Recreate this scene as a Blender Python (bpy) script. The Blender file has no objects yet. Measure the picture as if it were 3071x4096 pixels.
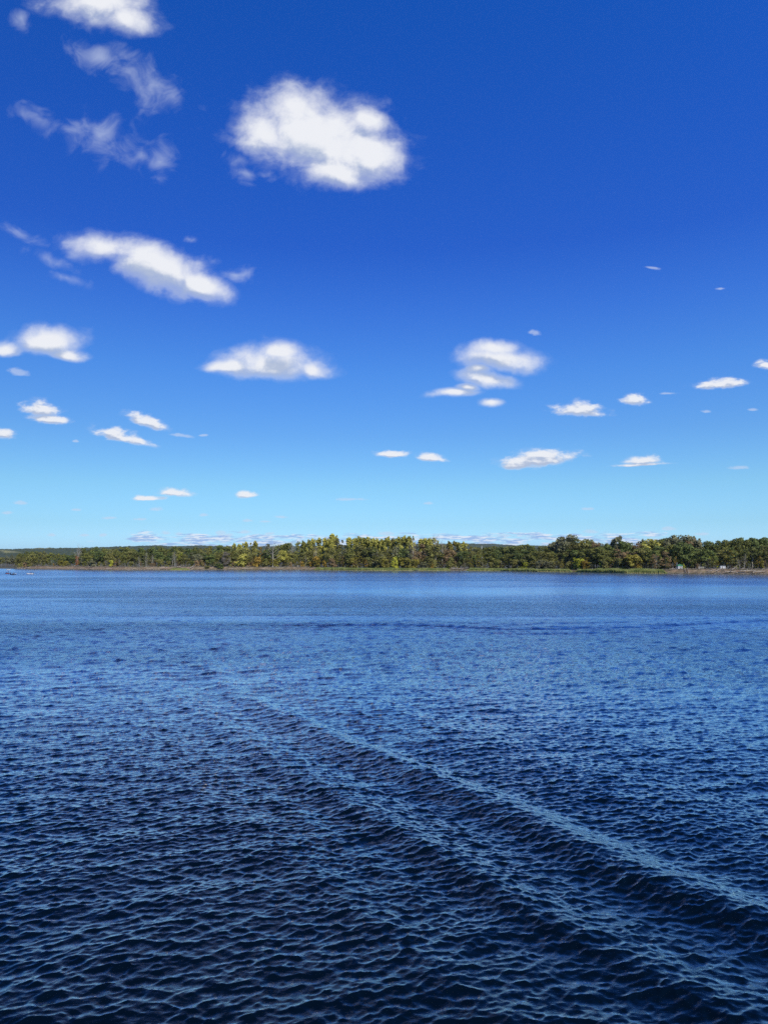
import bpy, math, random
import numpy as np
from mathutils import Vector, Matrix
sc = bpy.context.scene
rad = math.radians

# ------------------------------------------------------------ camera
F = 2841.0; CX = 1535.5; CY = 2048.0; PITCH = rad(3.786); CAM_H = 9.5
cam = bpy.data.cameras.new("camera"); cam_o = bpy.data.objects.new("camera", cam)
sc.collection.objects.link(cam_o); sc.camera = cam_o
cam.sensor_fit = 'VERTICAL'; cam.sensor_height = 34.6; cam.lens = 34.6 * F / 4096
cam.clip_start = 0.5; cam.clip_end = 60000
cam_o.location = (0, 0, CAM_H); cam_o.rotation_euler = (math.pi / 2 + PITCH, 0, 0)

def pxdir(X, Y):
    a = (X - CX) / F; b = (CY - Y) / F
    return (a, math.cos(PITCH) - b * math.sin(PITCH), math.sin(PITCH) + b * math.cos(PITCH))
def at(X, Y, D):
    """point at forward distance D seen in direction of photo position X, Y"""
    d = pxdir(X, Y); k = D / d[1]
    return Vector((d[0] * k, D, CAM_H + d[2] * k))

# ------------------------------------------------------------ view
sc.view_settings.view_transform = 'Standard'; sc.view_settings.look = 'None'
sc.view_settings.exposure = 0; sc.view_settings.gamma = 1
sc.render.engine = 'CYCLES'
sc.cycles.max_bounces = 6; sc.cycles.diffuse_bounces = 2; sc.cycles.glossy_bounces = 3
sc.cycles.transmission_bounces = 3; sc.cycles.volume_bounces = 0; sc.cycles.transparent_max_bounces = 6
sc.cycles.sample_clamp_indirect = 6; sc.cycles.sample_clamp_direct = 12
sc.cycles.caustics_reflective = False; sc.cycles.caustics_refractive = False
sc.cycles.use_denoising = False

# ------------------------------------------------------------ node helper
def srgb(r, g, b):
    f = lambda c: (c / 255 / 12.92) if c / 255 <= .04045 else ((c / 255 + .055) / 1.055) ** 2.4
    return (f(r), f(g), f(b))
class NT:
    def __init__(s, nt): s.nt = nt
    def n(s, t, **k):
        x = s.nt.nodes.new(t)
        for a, b in k.items(): setattr(x, a, b)
        return x
    def put(s, sock, v):
        if v is None: return
        if hasattr(v, 'is_output'): s.nt.links.new(v, sock)
        else:
            try: sock.default_value = v
            except Exception: sock.default_value = tuple(v) + (1,)
    def m(s, op, a, b=None, c=None, clamp=False):
        x = s.n('ShaderNodeMath', operation=op, use_clamp=clamp)
        s.put(x.inputs[0], a); s.put(x.inputs[1], b); s.put(x.inputs[2], c); return x.outputs[0]
    def v(s, op, a, b=None, out=0, scale=None):
        x = s.n('ShaderNodeVectorMath', operation=op)
        s.put(x.inputs[0], a); s.put(x.inputs[1], b)
        if scale is not None: s.put(x.inputs[3], scale)
        return x.outputs[out]
    def mr(s, v, a, b, c=0, d=1, smooth=True):
        x = s.n('ShaderNodeMapRange', interpolation_type='SMOOTHSTEP' if smooth else 'LINEAR')
        for i, q in enumerate((v, a, b, c, d)): s.put(x.inputs[i], q)
        return x.outputs[0]
    def mix(s, f, a, b, mode='MIX'):
        x = s.n('ShaderNodeMix', data_type='RGBA', blend_type=mode)
        s.put(x.inputs[0], f); s.put(x.inputs[6], a); s.put(x.inputs[7], b); return x.outputs[2]
    def noise(s, vec, scale, detail=4, rough=.5, dist=0, lac=2.0, out=0):
        x = s.n('ShaderNodeTexNoise')
        s.put(x.inputs['Vector'], vec); x.inputs['Scale'].default_value = scale
        x.inputs['Detail'].default_value = detail; x.inputs['Roughness'].default_value = rough
        x.inputs['Distortion'].default_value = dist; x.inputs['Lacunarity'].default_value = lac
        return x.outputs[out]
    def ramp(s, fac, stops, interp='LINEAR'):
        x = s.n('ShaderNodeValToRGB'); cr = x.color_ramp; cr.interpolation = interp
        while len(cr.elements) > 1: cr.elements.remove(cr.elements[-1])
        cr.elements[0].position = stops[0][0]; cr.elements[0].color = tuple(stops[0][1]) + (1,)
        for p, c in stops[1:]:
            e = cr.elements.new(p); e.color = tuple(c) + (1,)
        s.put(x.inputs[0], fac); return x.outputs[0]

# ------------------------------------------------------------ sky and sun
SUN_EL, SUN_AZ = rad(38), rad(150)
world = bpy.data.worlds.new("World"); sc.world = world; world.use_nodes = True
W = NT(world.node_tree); bg = world.node_tree.nodes['Background']
sky = W.n('ShaderNodeTexSky', sky_type='NISHITA', sun_disc=False)
sky.sun_elevation = SUN_EL; sky.sun_rotation = SUN_AZ; sky.altitude = 0
sky.air_density = 1; sky.dust_density = .6; sky.ozone_density = 2.5
STR = 0.1; bg.inputs[1].default_value = STR
D3 = W.v('NORMALIZE', W.n('ShaderNodeTexCoord').outputs['Generated'])
sep = W.n('ShaderNodeSeparateXYZ'); W.put(sep.inputs[0], D3); dx, dy, dz = sep.outputs
el = W.m('ARCSINE', dz)
NISH = {0.7: (5.6, 5.6, 4.4), 2.7: (6.3, 7.2, 6.4), 5.8: (4.85, 6.65, 7.53), 9.8: (3.25, 5.05, 7.0), 14.7: (2.3, 3.75, 5.85),
        19.5: (1.7, 2.83, 4.77), 24.1: (1.37, 2.3, 4.03), 30.8: (1.03, 1.77, 3.22), 39.6: (.79, 1.37, 2.56), 60: (.6, 1.04, 2.0), 90: (.66, 1.1, 2.13)}
TARGET = {0.7: (176, 222, 250), 2.7: (167, 224, 253), 5.8: (146, 213, 254), 9.8: (109, 177, 248), 14.7: (82, 150, 240),
          19.5: (60, 121, 224), 24.1: (42, 99, 207), 30.8: (32, 90, 194), 39.6: (22, 83, 181), 60: (9, 46, 98), 90: (5, 32, 68)}
stops = []
for e in sorted(NISH):
    t = srgb(*TARGET[e]); stops.append((e / 90, tuple(t[i] / (NISH[e][i] * STR) for i in range(3))))
corr = W.ramp(W.m('DIVIDE', el, math.pi / 2), stops)
skycol = W.v('SCALE', W.mix(1.0, sky.outputs[0], corr, 'MULTIPLY'), scale=W.m('MULTIPLY_ADD', dx, .27, 1.0))

# clouds live in the sky at infinity: ellipses of direction (x/y, z/y) broken up by noise
yy = W.m('MAXIMUM', dy, .05)
comb = W.n('ShaderNodeCombineXYZ'); W.put(comb.inputs[0], W.m('DIVIDE', dx, yy)); W.put(comb.inputs[1], W.m('DIVIDE', dz, yy))
comb.inputs[2].default_value = 1; P = comb.outputs[0]
K = 3071 / 1658.0
def uw(X, Y):
    d = pxdir(X, Y); return (d[0] / d[1], d[2] / d[1])
BIG = [  # cx, cy, rx, ry, tilt
 (215, 8, 120, 52, 8), (275, 42, 62, 34, 20),
 (690, 292, 185, 98, 12), (645, 232, 88, 56, 0), (790, 325, 92, 80, 10), (560, 285, 72, 58, 0), (728, 372, 105, 44, 10), (800, 262, 60, 34, 25),
 (225, 532, 95, 34, 10), (345, 575, 135, 50, 20), (435, 612, 85, 32, 20),
 (95, 742, 82, 38, 5), (15, 758, 45, 22, 0), (148, 768, 50, 18, 8),
 (590, 792, 125, 42, 2), (500, 793, 60, 18, 0), (600, 764, 70, 24, 0), (678, 800, 50, 27, 10),
 (1072, 772, 102, 29, 5), (1065, 752, 62, 19, 0), (1032, 797, 30, 13, 0), (1050, 817, 70, 21, 10), (1012, 836, 26, 10, 0), (980, 849, 62, 12, -4), (1060, 868, 30, 12, 0)]
BIGW = [(285, 158, 55, 22, 35), (375, 212, 34, 30, 50), (150, 280, 60, 16, 18), (310, 335, 40, 20, 35), (150, 545, 60, 16, 25), (505, 595, 40, 16, 10), (225, 122, 90, 36, 20), (330, 185, 90, 52, 35), (85, 258, 78, 28, 25), (225, 298, 125, 52, 20), (348, 352, 30, 46, 10), (50, 40, 25, 25, 0),
 (540, 375, 48, 20, 15), (530, 590, 42, 20, -30), (462, 562, 24, 14, 30), (55, 508, 62, 17, 22), (145, 600, 48, 13, 22), (405, 515, 24, 11, 15),
 (110, 560, 60, 20, 25), (800, 300, 75, 60, 15), (1150, 775, 60, 16, 10), (520, 345, 40, 26, 10)]
SMALL = [(1250, 890, 66, 14, 3), (1262, 882, 38, 15, 0), (1368, 866, 33, 13, 0), (1548, 832, 62, 12, -4), (1575, 826, 36, 10, 0), (1650, 790, 20, 12, 0),
 (90, 888, 46, 20, 10), (105, 906, 46, 13, 8), (8, 940, 30, 12, 8), (315, 912, 50, 15, 17), (262, 945, 68, 15, 12), (245, 936, 34, 13, 5),
 (845, 982, 42, 9, 0), (928, 990, 33, 11, 6), (1160, 995, 88, 20, -5), (1170, 984, 60, 15, 0), (1120, 1006, 46, 12, 0), (1390, 996, 40, 12, -3),
 (375, 1065, 40, 10, 2), (320, 1077, 40, 7, 0), (533, 1070, 27, 9, 0), (1380, 1004, 60, 4, -3)]
LOW = [(112, 1156, 12, 4, 0), (182, 1157, 14, 4, 0), (224, 1156, 10, 4, 0), (357, 1152, 13, 6, 0), (388, 1154, 11, 5, 0), (414, 1158, 20, 5, 0), (477, 1152, 13, 5, 0), (495, 1156, 12, 5, 0), (529, 1150, 18, 5, 0), (313, 1167, 18, 5, 0), (417, 1167, 20, 4, 0), (583, 1153, 14, 4, 0), (834, 1153, 24, 5, 0), (1089, 1157, 22, 5, 0), (1275, 1149, 20, 6, 0), (1442, 1143, 20, 6, 0), (1514, 1154, 18, 4, 0)]
SMALLW = [(390, 941, 28, 5, 8), (1595, 1011, 28, 5, 0), (45, 1086, 18, 5, 0), (165, 1101, 15, 4, 0), (235, 1119, 20, 4, 0), (303, 1121, 17, 4, 0),
 (338, 1100, 16, 6, 0), (440, 1112, 12, 4, 0), (605, 1117, 18, 4, 0), (533, 1125, 16, 4, 0), (755, 1079, 42, 4, 0), (923, 1087, 12, 4, 0), (1265, 1100, 15, 4, 0),
 (1405, 579, 18, 3.5, 5), (1555, 623, 14, 3, 0), (40, 805, 26, 9, 12), (1525, 890, 12, 4, 0), (1153, 720, 16, 8, 10), (165, 953, 8, 4, 0), (15, 1109, 14, 4, 0),
 *LOW, (440, 941, 12, 3, 0), (575, 1127, 14, 3, 0), (113, 1155, 10, 4, 0), (1440, 850, 24, 4, 0), (1625, 885, 13, 4, 0)]
def blobs(G, pin, lst):
    acc = None
    for X, Y, rx, ry, ang in lst:
        c = uw(X * K, Y * K); e1 = uw((X + 1) * K, Y * K); s1 = math.hypot(e1[0] - c[0], e1[1] - c[1])
        e2 = uw(X * K, (Y - 1) * K); s2 = math.hypot(e2[0] - c[0], e2[1] - c[1])
        th = -rad(ang); ca, sa = math.cos(th), math.sin(th); R1, R2 = rx * s1, ry * s2
        A = (ca / R1, sa / R1, -(ca * c[0] + sa * c[1]) / R1); B = (-sa / R2, ca / R2, -(-sa * c[0] + ca * c[1]) / R2)
        a = G.v('DOT_PRODUCT', pin, A, out=1); b = G.v('DOT_PRODUCT', pin, B, out=1)
        if Y > 700 and not (950 < X < 1150 and Y < 880): b = G.m('MAXIMUM', G.m('MULTIPLY', b, .85), G.m('MULTIPLY', b, -1.5))
        L = G.m('MULTIPLY_ADD', a, a, G.m('MULTIPLY', b, b))
        if acc is None: acc = L
        else: acc = G.m('SMOOTH_MIN', acc, L, .35)
    return G.m('SQRT', G.m('MAXIMUM', acc, 0))
def use(lst, pin): return blobs(W, pin, lst)
def stretch(p, sx, sy): return W.v('MULTIPLY', p, (sx, sy, 1))
def layer(big, wisp, nscale, sy, off, warp, edge, gain, wg, wt, l0, l1):
    # domain warp
    wn = W.n('ShaderNodeTexNoise'); W.put(wn.inputs['Vector'], stretch(P, 1, sy)); wn.inputs['Scale'].default_value = nscale * .9
    wn.inputs['Detail'].default_value = 3
    wv = W.v('SUBTRACT', wn.outputs['Color'], (.5, .5, .5)); wv = W.v('MULTIPLY', wv, (warp, warp / sy, 0))
    Pw = W.v('ADD', P, wv)
    N = W.noise(stretch(Pw, 1, sy), nscale, 8, .6, .15)
    Pu = W.v('ADD', Pw, (off * .35, off, 0))
    N2 = W.noise(stretch(Pu, 1, sy), nscale, 5, .55, .15)
    L = use(big, Pw); L2 = use(big, Pu)
    Dn = W.m('ADD', W.m('SUBTRACT', 1, L), W.m('MULTIPLY', W.m('SUBTRACT', N, .5), gain))
    a = W.mr(Dn, -.02, edge)
    Lw = use(wisp, Pw)
    Nw = W.noise(stretch(Pw, 1.2, sy), nscale * 1.35, 7, .55, .6)
    Dw = W.m('ADD', W.m('MULTIPLY', W.m('SUBTRACT', 1, Lw), .8), W.m('MULTIPLY', W.m('SUBTRACT', Nw, .515), wg))
    aw = W.m('MULTIPLY', W.mr(Dw, -.1, wt), .58)
    aw = W.m('MAXIMUM', aw, W.m('MULTIPLY', W.mr(Dn, -.26, .30), .30))
    # light: sun is high behind the viewer, so tops are bright and lower bellies grey
    dL = W.m('SUBTRACT', L2, L)
    dN = W.m('SUBTRACT', N, N2)
    lit = W.mr(W.m('ADD', dL, W.m('MULTIPLY', dN, 1.8)), l0, l1)
    thick = W.mr(Dn, -.1, .45)
    return a, aw, lit, thick
wh = tuple(c / STR for c in srgb(240, 242, 247)); gr = tuple(c / STR for c in srgb(176, 190, 216))
wsp = tuple(c / STR for c in srgb(205, 217, 240))
def shade(lit, thick): return W.mix(W.m('MULTIPLY', W.m('SUBTRACT', 1, lit), W.m('MULTIPLY', thick, .95)), wh, gr)
col = skycol
front = W.mr(dy, .05, .2)
for args, ka, kw in (((BIG, BIGW, 16, 1.25, .020, .022, .80, 1.6, 2.5, 1.5, W.mr(el, rad(19), rad(26), -.12, -.62), W.mr(el, rad(19), rad(26), .50, .06)), .97, 1.0), ((SMALL, SMALLW, 42, 2.0, .0065, .007, .60, 1.9, 1.3, .50, -.16, .42), .95, .85)):
    a_, aw_, lit_, th_ = layer(*args)
    col = W.mix(W.m('MULTIPLY', W.m('MULTIPLY', aw_, kw), front), col, wsp)
    col = W.mix(W.m('MULTIPLY', W.m('MULTIPLY', a_, ka), front), col, shade(lit_, th_))
# low band of far flat clouds just over the horizon, all round
az = W.m('ARCTAN2', dx, dy)
cb = W.n('ShaderNodeCombineXYZ'); W.put(cb.inputs[0], az); W.put(cb.inputs[1], W.m('MULTIPLY', el, 6.0))
Nb = W.noise(cb.outputs[0], 26, 6, .58, .2); Nh = W.noise(W.v('ADD', cb.outputs[0], (3.1, .006, 2)), 60, 4, .55)
Nm = W.noise(cb.outputs[0], 4.0, 1, .5)
bandm = W.m('MULTIPLY', W.mr(el, rad(.3), rad(.9)), W.mr(el, rad(1.7), rad(2.6), 1, 0))
bandm = W.m('MULTIPLY', bandm, W.mr(az, rad(-27), rad(-16)))
bandm = W.m('MULTIPLY', bandm, W.mr(az, rad(19), rad(26), 1, 0))
ab = W.m('MULTIPLY', W.mr(W.m('ADD', Nb, W.m('MULTIPLY', W.m('SUBTRACT', bandm, 1), .35)), .39, .55), .95)
bcol = W.mix(W.mr(Nh, .45, .57), tuple(c / STR for c in srgb(157, 190, 236)), tuple(c / STR for c in srgb(226, 238, 253)))
col = W.mix(ab, col, bcol)
world.node_tree.links.new(col, bg.inputs[0])
world.cycles.sampling_method = 'MANUAL'; world.cycles.sample_map_resolution = 256

sun = bpy.data.lights.new("sun", 'SUN'); sun.energy = 4.8; sun.angle = rad(.53); sun.color = (1.0, .93, .82)
sun_o = bpy.data.objects.new("sun", sun); sc.collection.objects.link(sun_o)
sv = Vector((math.sin(SUN_AZ) * math.cos(SUN_EL), math.cos(SUN_AZ) * math.cos(SUN_EL), math.sin(SUN_EL)))
sun_o.rotation_euler = sv.to_track_quat('Z', 'Y').to_euler(); sun_o.location = sv * 200

# ------------------------------------------------------------ tagging, mesh helpers
def tag(o, label=None, cat=None, group=None, kind=None):
    if label: o['label'] = label
    if cat: o['category'] = cat
    if group: o['group'] = group
    if kind: o['kind'] = kind
    return o
def link(name, me, parent=None):
    o = bpy.data.objects.new(name, me); sc.collection.objects.link(o)
    if parent: o.parent = parent
    return o
def mesh_np(name, V, Fq, mat, smooth=False):
    me = bpy.data.meshes.new(name); V = np.asarray(V, 'f4'); Fq = np.asarray(Fq, 'i4')
    me.vertices.add(len(V)); me.vertices.foreach_set('co', V.ravel())
    k = Fq.shape[1]; me.loops.add(Fq.size); me.loops.foreach_set('vertex_index', Fq.ravel())
    me.polygons.add(len(Fq)); me.polygons.foreach_set('loop_start', np.arange(0, Fq.size, k, dtype='i4'))
    me.polygons.foreach_set('loop_total', np.full(len(Fq), k, 'i4'))
    me.polygons.foreach_set('use_smooth', np.full(len(Fq), smooth, bool))
    me.update(calc_edges=True); me.materials.append(mat); return me
def grid_faces(r, c):
    i = np.arange(r - 1)[:, None] * c + np.arange(c - 1)[None, :]
    return np.stack([i, i + 1, i + c + 1, i + c], -1).reshape(-1, 4)
def mat(name, rough=.8):
    m = bpy.data.materials.new(name); m.use_nodes = True
    b = m.node_tree.nodes['Principled BSDF']; b.inputs['Roughness'].default_value = rough
    return m, NT(m.node_tree), b

# ------------------------------------------------------------ shoreline
SHX = [-900, 0, 150, 300, 500, 1000, 1250, 1500, 1750, 2000, 2150, 2290, 2500, 2720, 3071, 4000]
SHY = [2272, 2274, 2276, 2278, 2281, 2280, 2280, 2283, 2283, 2284, 2287, 2288.5, 2293, 2295, 2298.5, 2303]
def shore_d(X):
    d = pxdir(X, np.interp(X, SHX, SHY)); return CAM_H * d[1] / -d[2]
def bank_h(X):
    """how high the flood-plain stands above the water behind the shoreline"""
    return float(np.interp(X, [0, 90, 150, 600, 1250, 1500, 2300, 2600, 2750, 3071], [.8, .8, 2.8, 2.9, 2.4, 1.7, 1.6, 2.0, 3.1, 3.4]))

# ------------------------------------------------------------ water
def ocean_tile(L, N, lmin, lmax, ang, spread, rms_slope, seed, chop=1.05):
    r = np.random.default_rng(seed)
    k1 = np.fft.fftfreq(N, L / N) * 2 * np.pi; kx, ky = np.meshgrid(k1, k1, indexing='xy')
    k = np.hypot(kx, ky); k[0, 0] = 1e9
    th = np.arctan2(ky, kx) - ang
    Pk = k ** -4.0 * (np.abs(np.cos(th)) ** spread + .025)
    lam = 2 * np.pi / k
    Pk *= np.exp(-(lam / lmax) ** 4) * np.exp(-(lmin / lam) ** 4) ; Pk[0, 0] = 0
    H = np.sqrt(Pk) * (r.normal(size=k.shape) + 1j * r.normal(size=k.shape))
    h = np.fft.ifft2(H).real; sx = np.fft.ifft2(1j * kx * H).real; sy = np.fft.ifft2(1j * ky * H).real
    s = rms_slope / np.sqrt((sx ** 2 + sy ** 2).mean())
    Dx = np.fft.ifft2(1j * kx / k * H).real; Dy = np.fft.ifft2(1j * ky / k * H).real
    return np.stack([h * s, chop * Dx * s, chop * Dy * s], -1).astype('f4')
def sample(tile, L, x, y, rot):
    N = tile.shape[0]; c, s = math.cos(rot), math.sin(rot)
    u = (x * c + y * s) / L * N; v = (-x * s + y * c) / L * N
    iu = np.floor(u).astype(int); iv = np.floor(v).astype(int); fu = (u - iu)[..., None]; fv = (v - iv)[..., None]
    a = tile[iv % N, iu % N]; b = tile[iv % N, (iu + 1) % N]; c2 = tile[(iv + 1) % N, iu % N]; d = tile[(iv + 1) % N, (iu + 1) % N]
    q = (a * (1 - fu) + b * fu) * (1 - fv) + (c2 * (1 - fu) + d * fu) * fv
    out = q.copy(); out[..., 1] = q[..., 1] * c - q[..., 2] * s; out[..., 2] = q[..., 1] * s + q[..., 2] * c
    return out
ys = [-60., -30., -10., 0.]; yv = 4.
while yv < 1300:
    ys.append(yv); yv += min(max(.045, .46 * yv * yv / (CAM_H * 709)), 12) if yv > 12 else .12
ys = np.array(ys); NC = 1150
t = np.linspace(-1, 1, NC)
hw = np.maximum(22, ys * .66 + 6)
hw[:4] = 60
X2 = t[None, :] * hw[:, None]; Y2 = np.repeat(ys[:, None], NC, 1)
dist = np.hypot(X2, Y2)
sm = lambda a, b, x: (lambda q: q * q * (3 - 2 * q))(np.clip((x - a) / (b - a), 0, 1))
disp = np.zeros(X2.shape + (3,), 'f4')
slk = .81 * X2 + .58 * Y2 - (19.5 + .0022 * np.maximum(-.58 * X2 + .81 * Y2 - 15, 0) ** 2); slk = 1 - (.22 + .18 * np.sin(X2 / 2.9 - Y2 / 3.7)) * np.exp(-((slk - .7) / 1.4) ** 2) * (1 - sm(25, 70, Y2))
WA = rad(108)                                   # direction the wind waves run along
tiles = [  # L, N, lmin, lmax, angle, spread, slope, seed, fade0, fade1
 (19.0, 1024, .07, .30, WA, 3, .22, 1, 30, 70), (29.0, 1024, .24, .68, WA, 4, .18, 2, 50, 120), (73.0, 768, .8, 2.6, WA - .12, 6, .062, 3, 150, 330), (151., 512, 3.5, 9, WA + .5, 4, .018, 4, 400, 900)]
patch = .5 + .5 * (np.sin(X2 / 37 + 1.3 * np.sin(Y2 / 53)) * np.sin(Y2 / 29 + 1.1 * np.sin(X2 / 41)))
tiles += [(61., 768, .75, 1.7, WA, 5, .12, 5, 150, 300), (23.7, 768, .18, .55, WA - 1.05, 3, .085, 6, 30, 70)]
for i, (L, N, l0, l1, an, sp, sl, sd, f0, f1) in enumerate(tiles):
    tl = ocean_tile(L, N, l0, l1, an, sp, sl, sd)
    w = (1 - sm(f0, f1, dist)) * (sm(35, 75, dist) if i == 4 else 1.0 if i > 1 else (.72 + .52 * patch) * slk)
    disp += sample(tl, L, X2, Y2, 0) * w[..., None]
# wake of our own ship: long crests that run away to the upper left
s_ = .81 * X2 + .58 * Y2; t_ = -.58 * X2 + .81 * Y2
s0 = 19.5 + .0022 * np.sign(t_ - 15) * (t_ - 15) ** 2 * (t_ > 15) + .30 * np.sin(t_ / 9) + .16 * np.sin(t_ / 3.1 + 1) + .07 * np.sin(t_ / 1.3)
q = s_ - s0
for lam, A, c0, wl, wr in ((4.3, .14, .0, 7.5, 3.2), (1.9, .024, -3, 6, 5), (6.5, .05, 6, 9, 9)):
    qq = q - c0
    env = np.where(qq < 0, np.exp(-(qq / wl) ** 2), np.exp(-(qq / wr) ** 2)) * (1 - sm(40, 105, t_)) * (.50 + .50 * (1 - sm(15, 50, t_)))
    ph = 2 * np.pi * qq / lam + .5 * np.sin(t_ / 6.3 + qq * .2)
    hgt = A * (np.cos(ph) + .22 * np.cos(2 * ph)) * env
    disp[..., 0] += hgt; disp[..., 1] += .81 * .5 * A * np.sin(ph) * -env; disp[..., 2] += .58 * .5 * A * np.sin(ph) * -env
# a distant older wake line lying right across the view
wx = np.array([-80, -22, 2, 17, 43, 62, 110]); wy = np.array([106, 104, 104, 97, 104, 112, 128])
for off, A in ((0, .17), (7.5, .07), (-6, .08)):
    q2 = Y2 - off - np.interp(X2, wx, wy) - .8 * np.sin(X2 / 7)
    disp[..., 0] += A * np.cos(2 * np.pi * q2 / 3.2) * np.exp(-(q2 / 2.4) ** 2) * sm(-26, -8, X2)
V = np.stack([X2 + disp[..., 1], Y2 + disp[..., 2], disp[..., 0]], -1)
V[:4, :, 2] = 0
m, G, b = mat("water_surface", .035)
co = G.n('ShaderNodeNewGeometry').outputs['Position']
att = G.n('ShaderNodeAttribute', attribute_name='far'); far = att.outputs['Fac']
cmur = G.noise(co, .05, 3, .5)
body = (G.mix(cmur, (.0004, .0030, .008), (.001, .005, .012)))
# wind patches and calmer lanes
lane = G.noise(G.v('MULTIPLY', co, (.0045, .02, 0)), 1.0, 4, .55, .4)
calm = G.mr(lane, .40, .62, .45, 1.25)
spx = G.n('ShaderNodeSeparateXYZ'); G.put(spx.inputs[0], co)
yb = G.m('ADD', spx.outputs[1], G.m('MULTIPLY', G.noise(G.v('MULTIPLY', co, (.012, .004, 0)), 1.0, 3, .6), 70.0))
slick = G.m('MULTIPLY', G.m('MULTIPLY', G.mr(yb, 205, 232), G.mr(yb, 268, 305, 1, 0)), G.mr(spx.outputs[0], -60, 10))
calm = G.m('MULTIPLY', calm, G.m('SUBTRACT', 1, G.m('MULTIPLY', slick, .85)))
rgh = G.mr(far, .3, 1, .03, .2)
nearshore = G.n('ShaderNodeAttribute', attribute_name='lee').outputs['Fac']
amp = G.m('MULTIPLY', calm, G.m('MULTIPLY', G.m('SUBTRACT', 1, G.m('MULTIPLY', nearshore, .72)), G.m('SUBTRACT', 1, G.m('MULTIPLY', G.m('POWER', nearshore, 7.0), .9))))
rot = G.n('ShaderNodeMapping'); G.put(rot.inputs[0], co); rot.inputs[2].default_value = (0, 0, -rad(18)); rot.inputs[3].default_value = (.5, 1.45, 1)
n1 = G.noise(rot.outputs[0], .95, 4, .6, .3); n2 = G.noise(rot.outputs[0], 3.2, 3, .6, .2)
def ridge(n): return G.m('SUBTRACT', 1, G.m('ABSOLUTE', G.m('MULTIPLY_ADD', n, 2.0, -1.0)))
n3 = G.noise(rot.outputs[0], 11, 4, .65, .1)
hsum = G.m('ADD', G.m('MULTIPLY', G.m('MULTIPLY', n1, .46), G.mr(far, .45, 1)), G.m('MULTIPLY', ridge(n2), G.mr(far, 0, .6, .010, .045)))
hsum = G.m('ADD', hsum, G.m('MULTIPLY', ridge(n3), G.mr(far, 0, .3, .009, .018)))
n4 = G.noise(G.v('MULTIPLY', co, (.55, .10, 1)), 1.0, 4, .7, .2); n5 = G.noise(G.v('MULTIPLY', co, (.10, .02, 1)), 1.0, 3, .6)
hsum = G.m('ADD', hsum, G.m('MULTIPLY', G.m('ADD', G.m('MULTIPLY', n4, .62), G.m('MULTIPLY', n5, 1.4)), G.m('MULTIPLY', far, far)))
hsum = G.m('MULTIPLY', hsum, amp)
bu = G.n('ShaderNodeBump'); bu.inputs['Strength'].default_value = 1; bu.inputs['Distance'].default_value = 1
G.put(bu.inputs['Height'], hsum); nrm = bu.outputs[0]
dif = G.n('ShaderNodeBsdfDiffuse'); G.put(dif.inputs['Color'], body); G.put(dif.inputs['Normal'], nrm)
gls = G.n('ShaderNodeBsdfGlossy'); G.put(gls.inputs['Color'], G.mix(G.mr(far, 0, .9), (1.0, 1.0, .97), (.80, .90, 1.0))); G.put(gls.inputs['Roughness'], rgh); G.put(gls.inputs['Normal'], nrm)
fr = G.n('ShaderNodeFresnel'); fr.inputs['IOR'].default_value = 1.27; G.put(fr.inputs['Normal'], nrm)
mx = G.n('ShaderNodeMixShader'); G.put(mx.inputs[0], G.m('POWER', G.m('SUBTRACT', 1.0, G.m('POWER', G.m('SUBTRACT', 1.0, fr.outputs[0]), 5.8), clamp=True), G.mr(far, 0, .8, 1.8, 1.15))); G.put(mx.inputs[1], dif.outputs[0]); G.put(mx.inputs[2], gls.outputs[0])
G.put([n for n in G.nt.nodes if n.type == 'OUTPUT_MATERIAL'][0].inputs['Surface'], mx.outputs[0]); G.nt.nodes.remove(b)
me = mesh_np("water", V.reshape(-1, 3), grid_faces(len(ys), NC), m, True)
a = me.attributes.new('far', 'FLOAT', 'POINT'); a.data.foreach_set('value', sm(25, 120, dist).astype('f4').ravel())
Xs = X2 / np.maximum(Y2, 1) * F + CX
dsh = np.interp(Xs, np.linspace(-900, 4000, 99), [shore_d(x) for x in np.linspace(-900, 4000, 99)])
a = me.attributes.new('lee', 'FLOAT', 'POINT'); a.data.foreach_set('value', sm(-330, -25, Y2 - dsh).astype('f4').ravel())
tag(link("water", me), kind='structure')
#@@LAND
# ------------------------------------------------------------ land
rng = np.random.default_rng(11); random.seed(5)
def gx(X, D):
    d = pxdir(X, 2236); return d[0] / d[1] * D
def vnoise(x, y, s, seed=0):
    """smooth value noise on numpy arrays"""
    x = np.asarray(x, float) / s; y = np.asarray(y, float) / s
    xi = np.floor(x).astype(np.int64); yi = np.floor(y).astype(np.int64); fx = x - xi; fy = y - yi
    fx = fx * fx * (3 - 2 * fx); fy = fy * fy * (3 - 2 * fy)
    def h(a, b):
        n = (a * 374761393 + b * 668265263 + seed * 974711) & 0x7fffffff
        n = ((n ^ (n >> 13)) * 1274126177) & 0x7fffffff
        return ((n ^ (n >> 16)) & 0xffff) / 65535.0
    return (h(xi, yi) * (1 - fx) + h(xi + 1, yi) * fx) * (1 - fy) + (h(xi, yi + 1) * (1 - fx) + h(xi + 1, yi + 1) * fx) * fy

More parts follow.
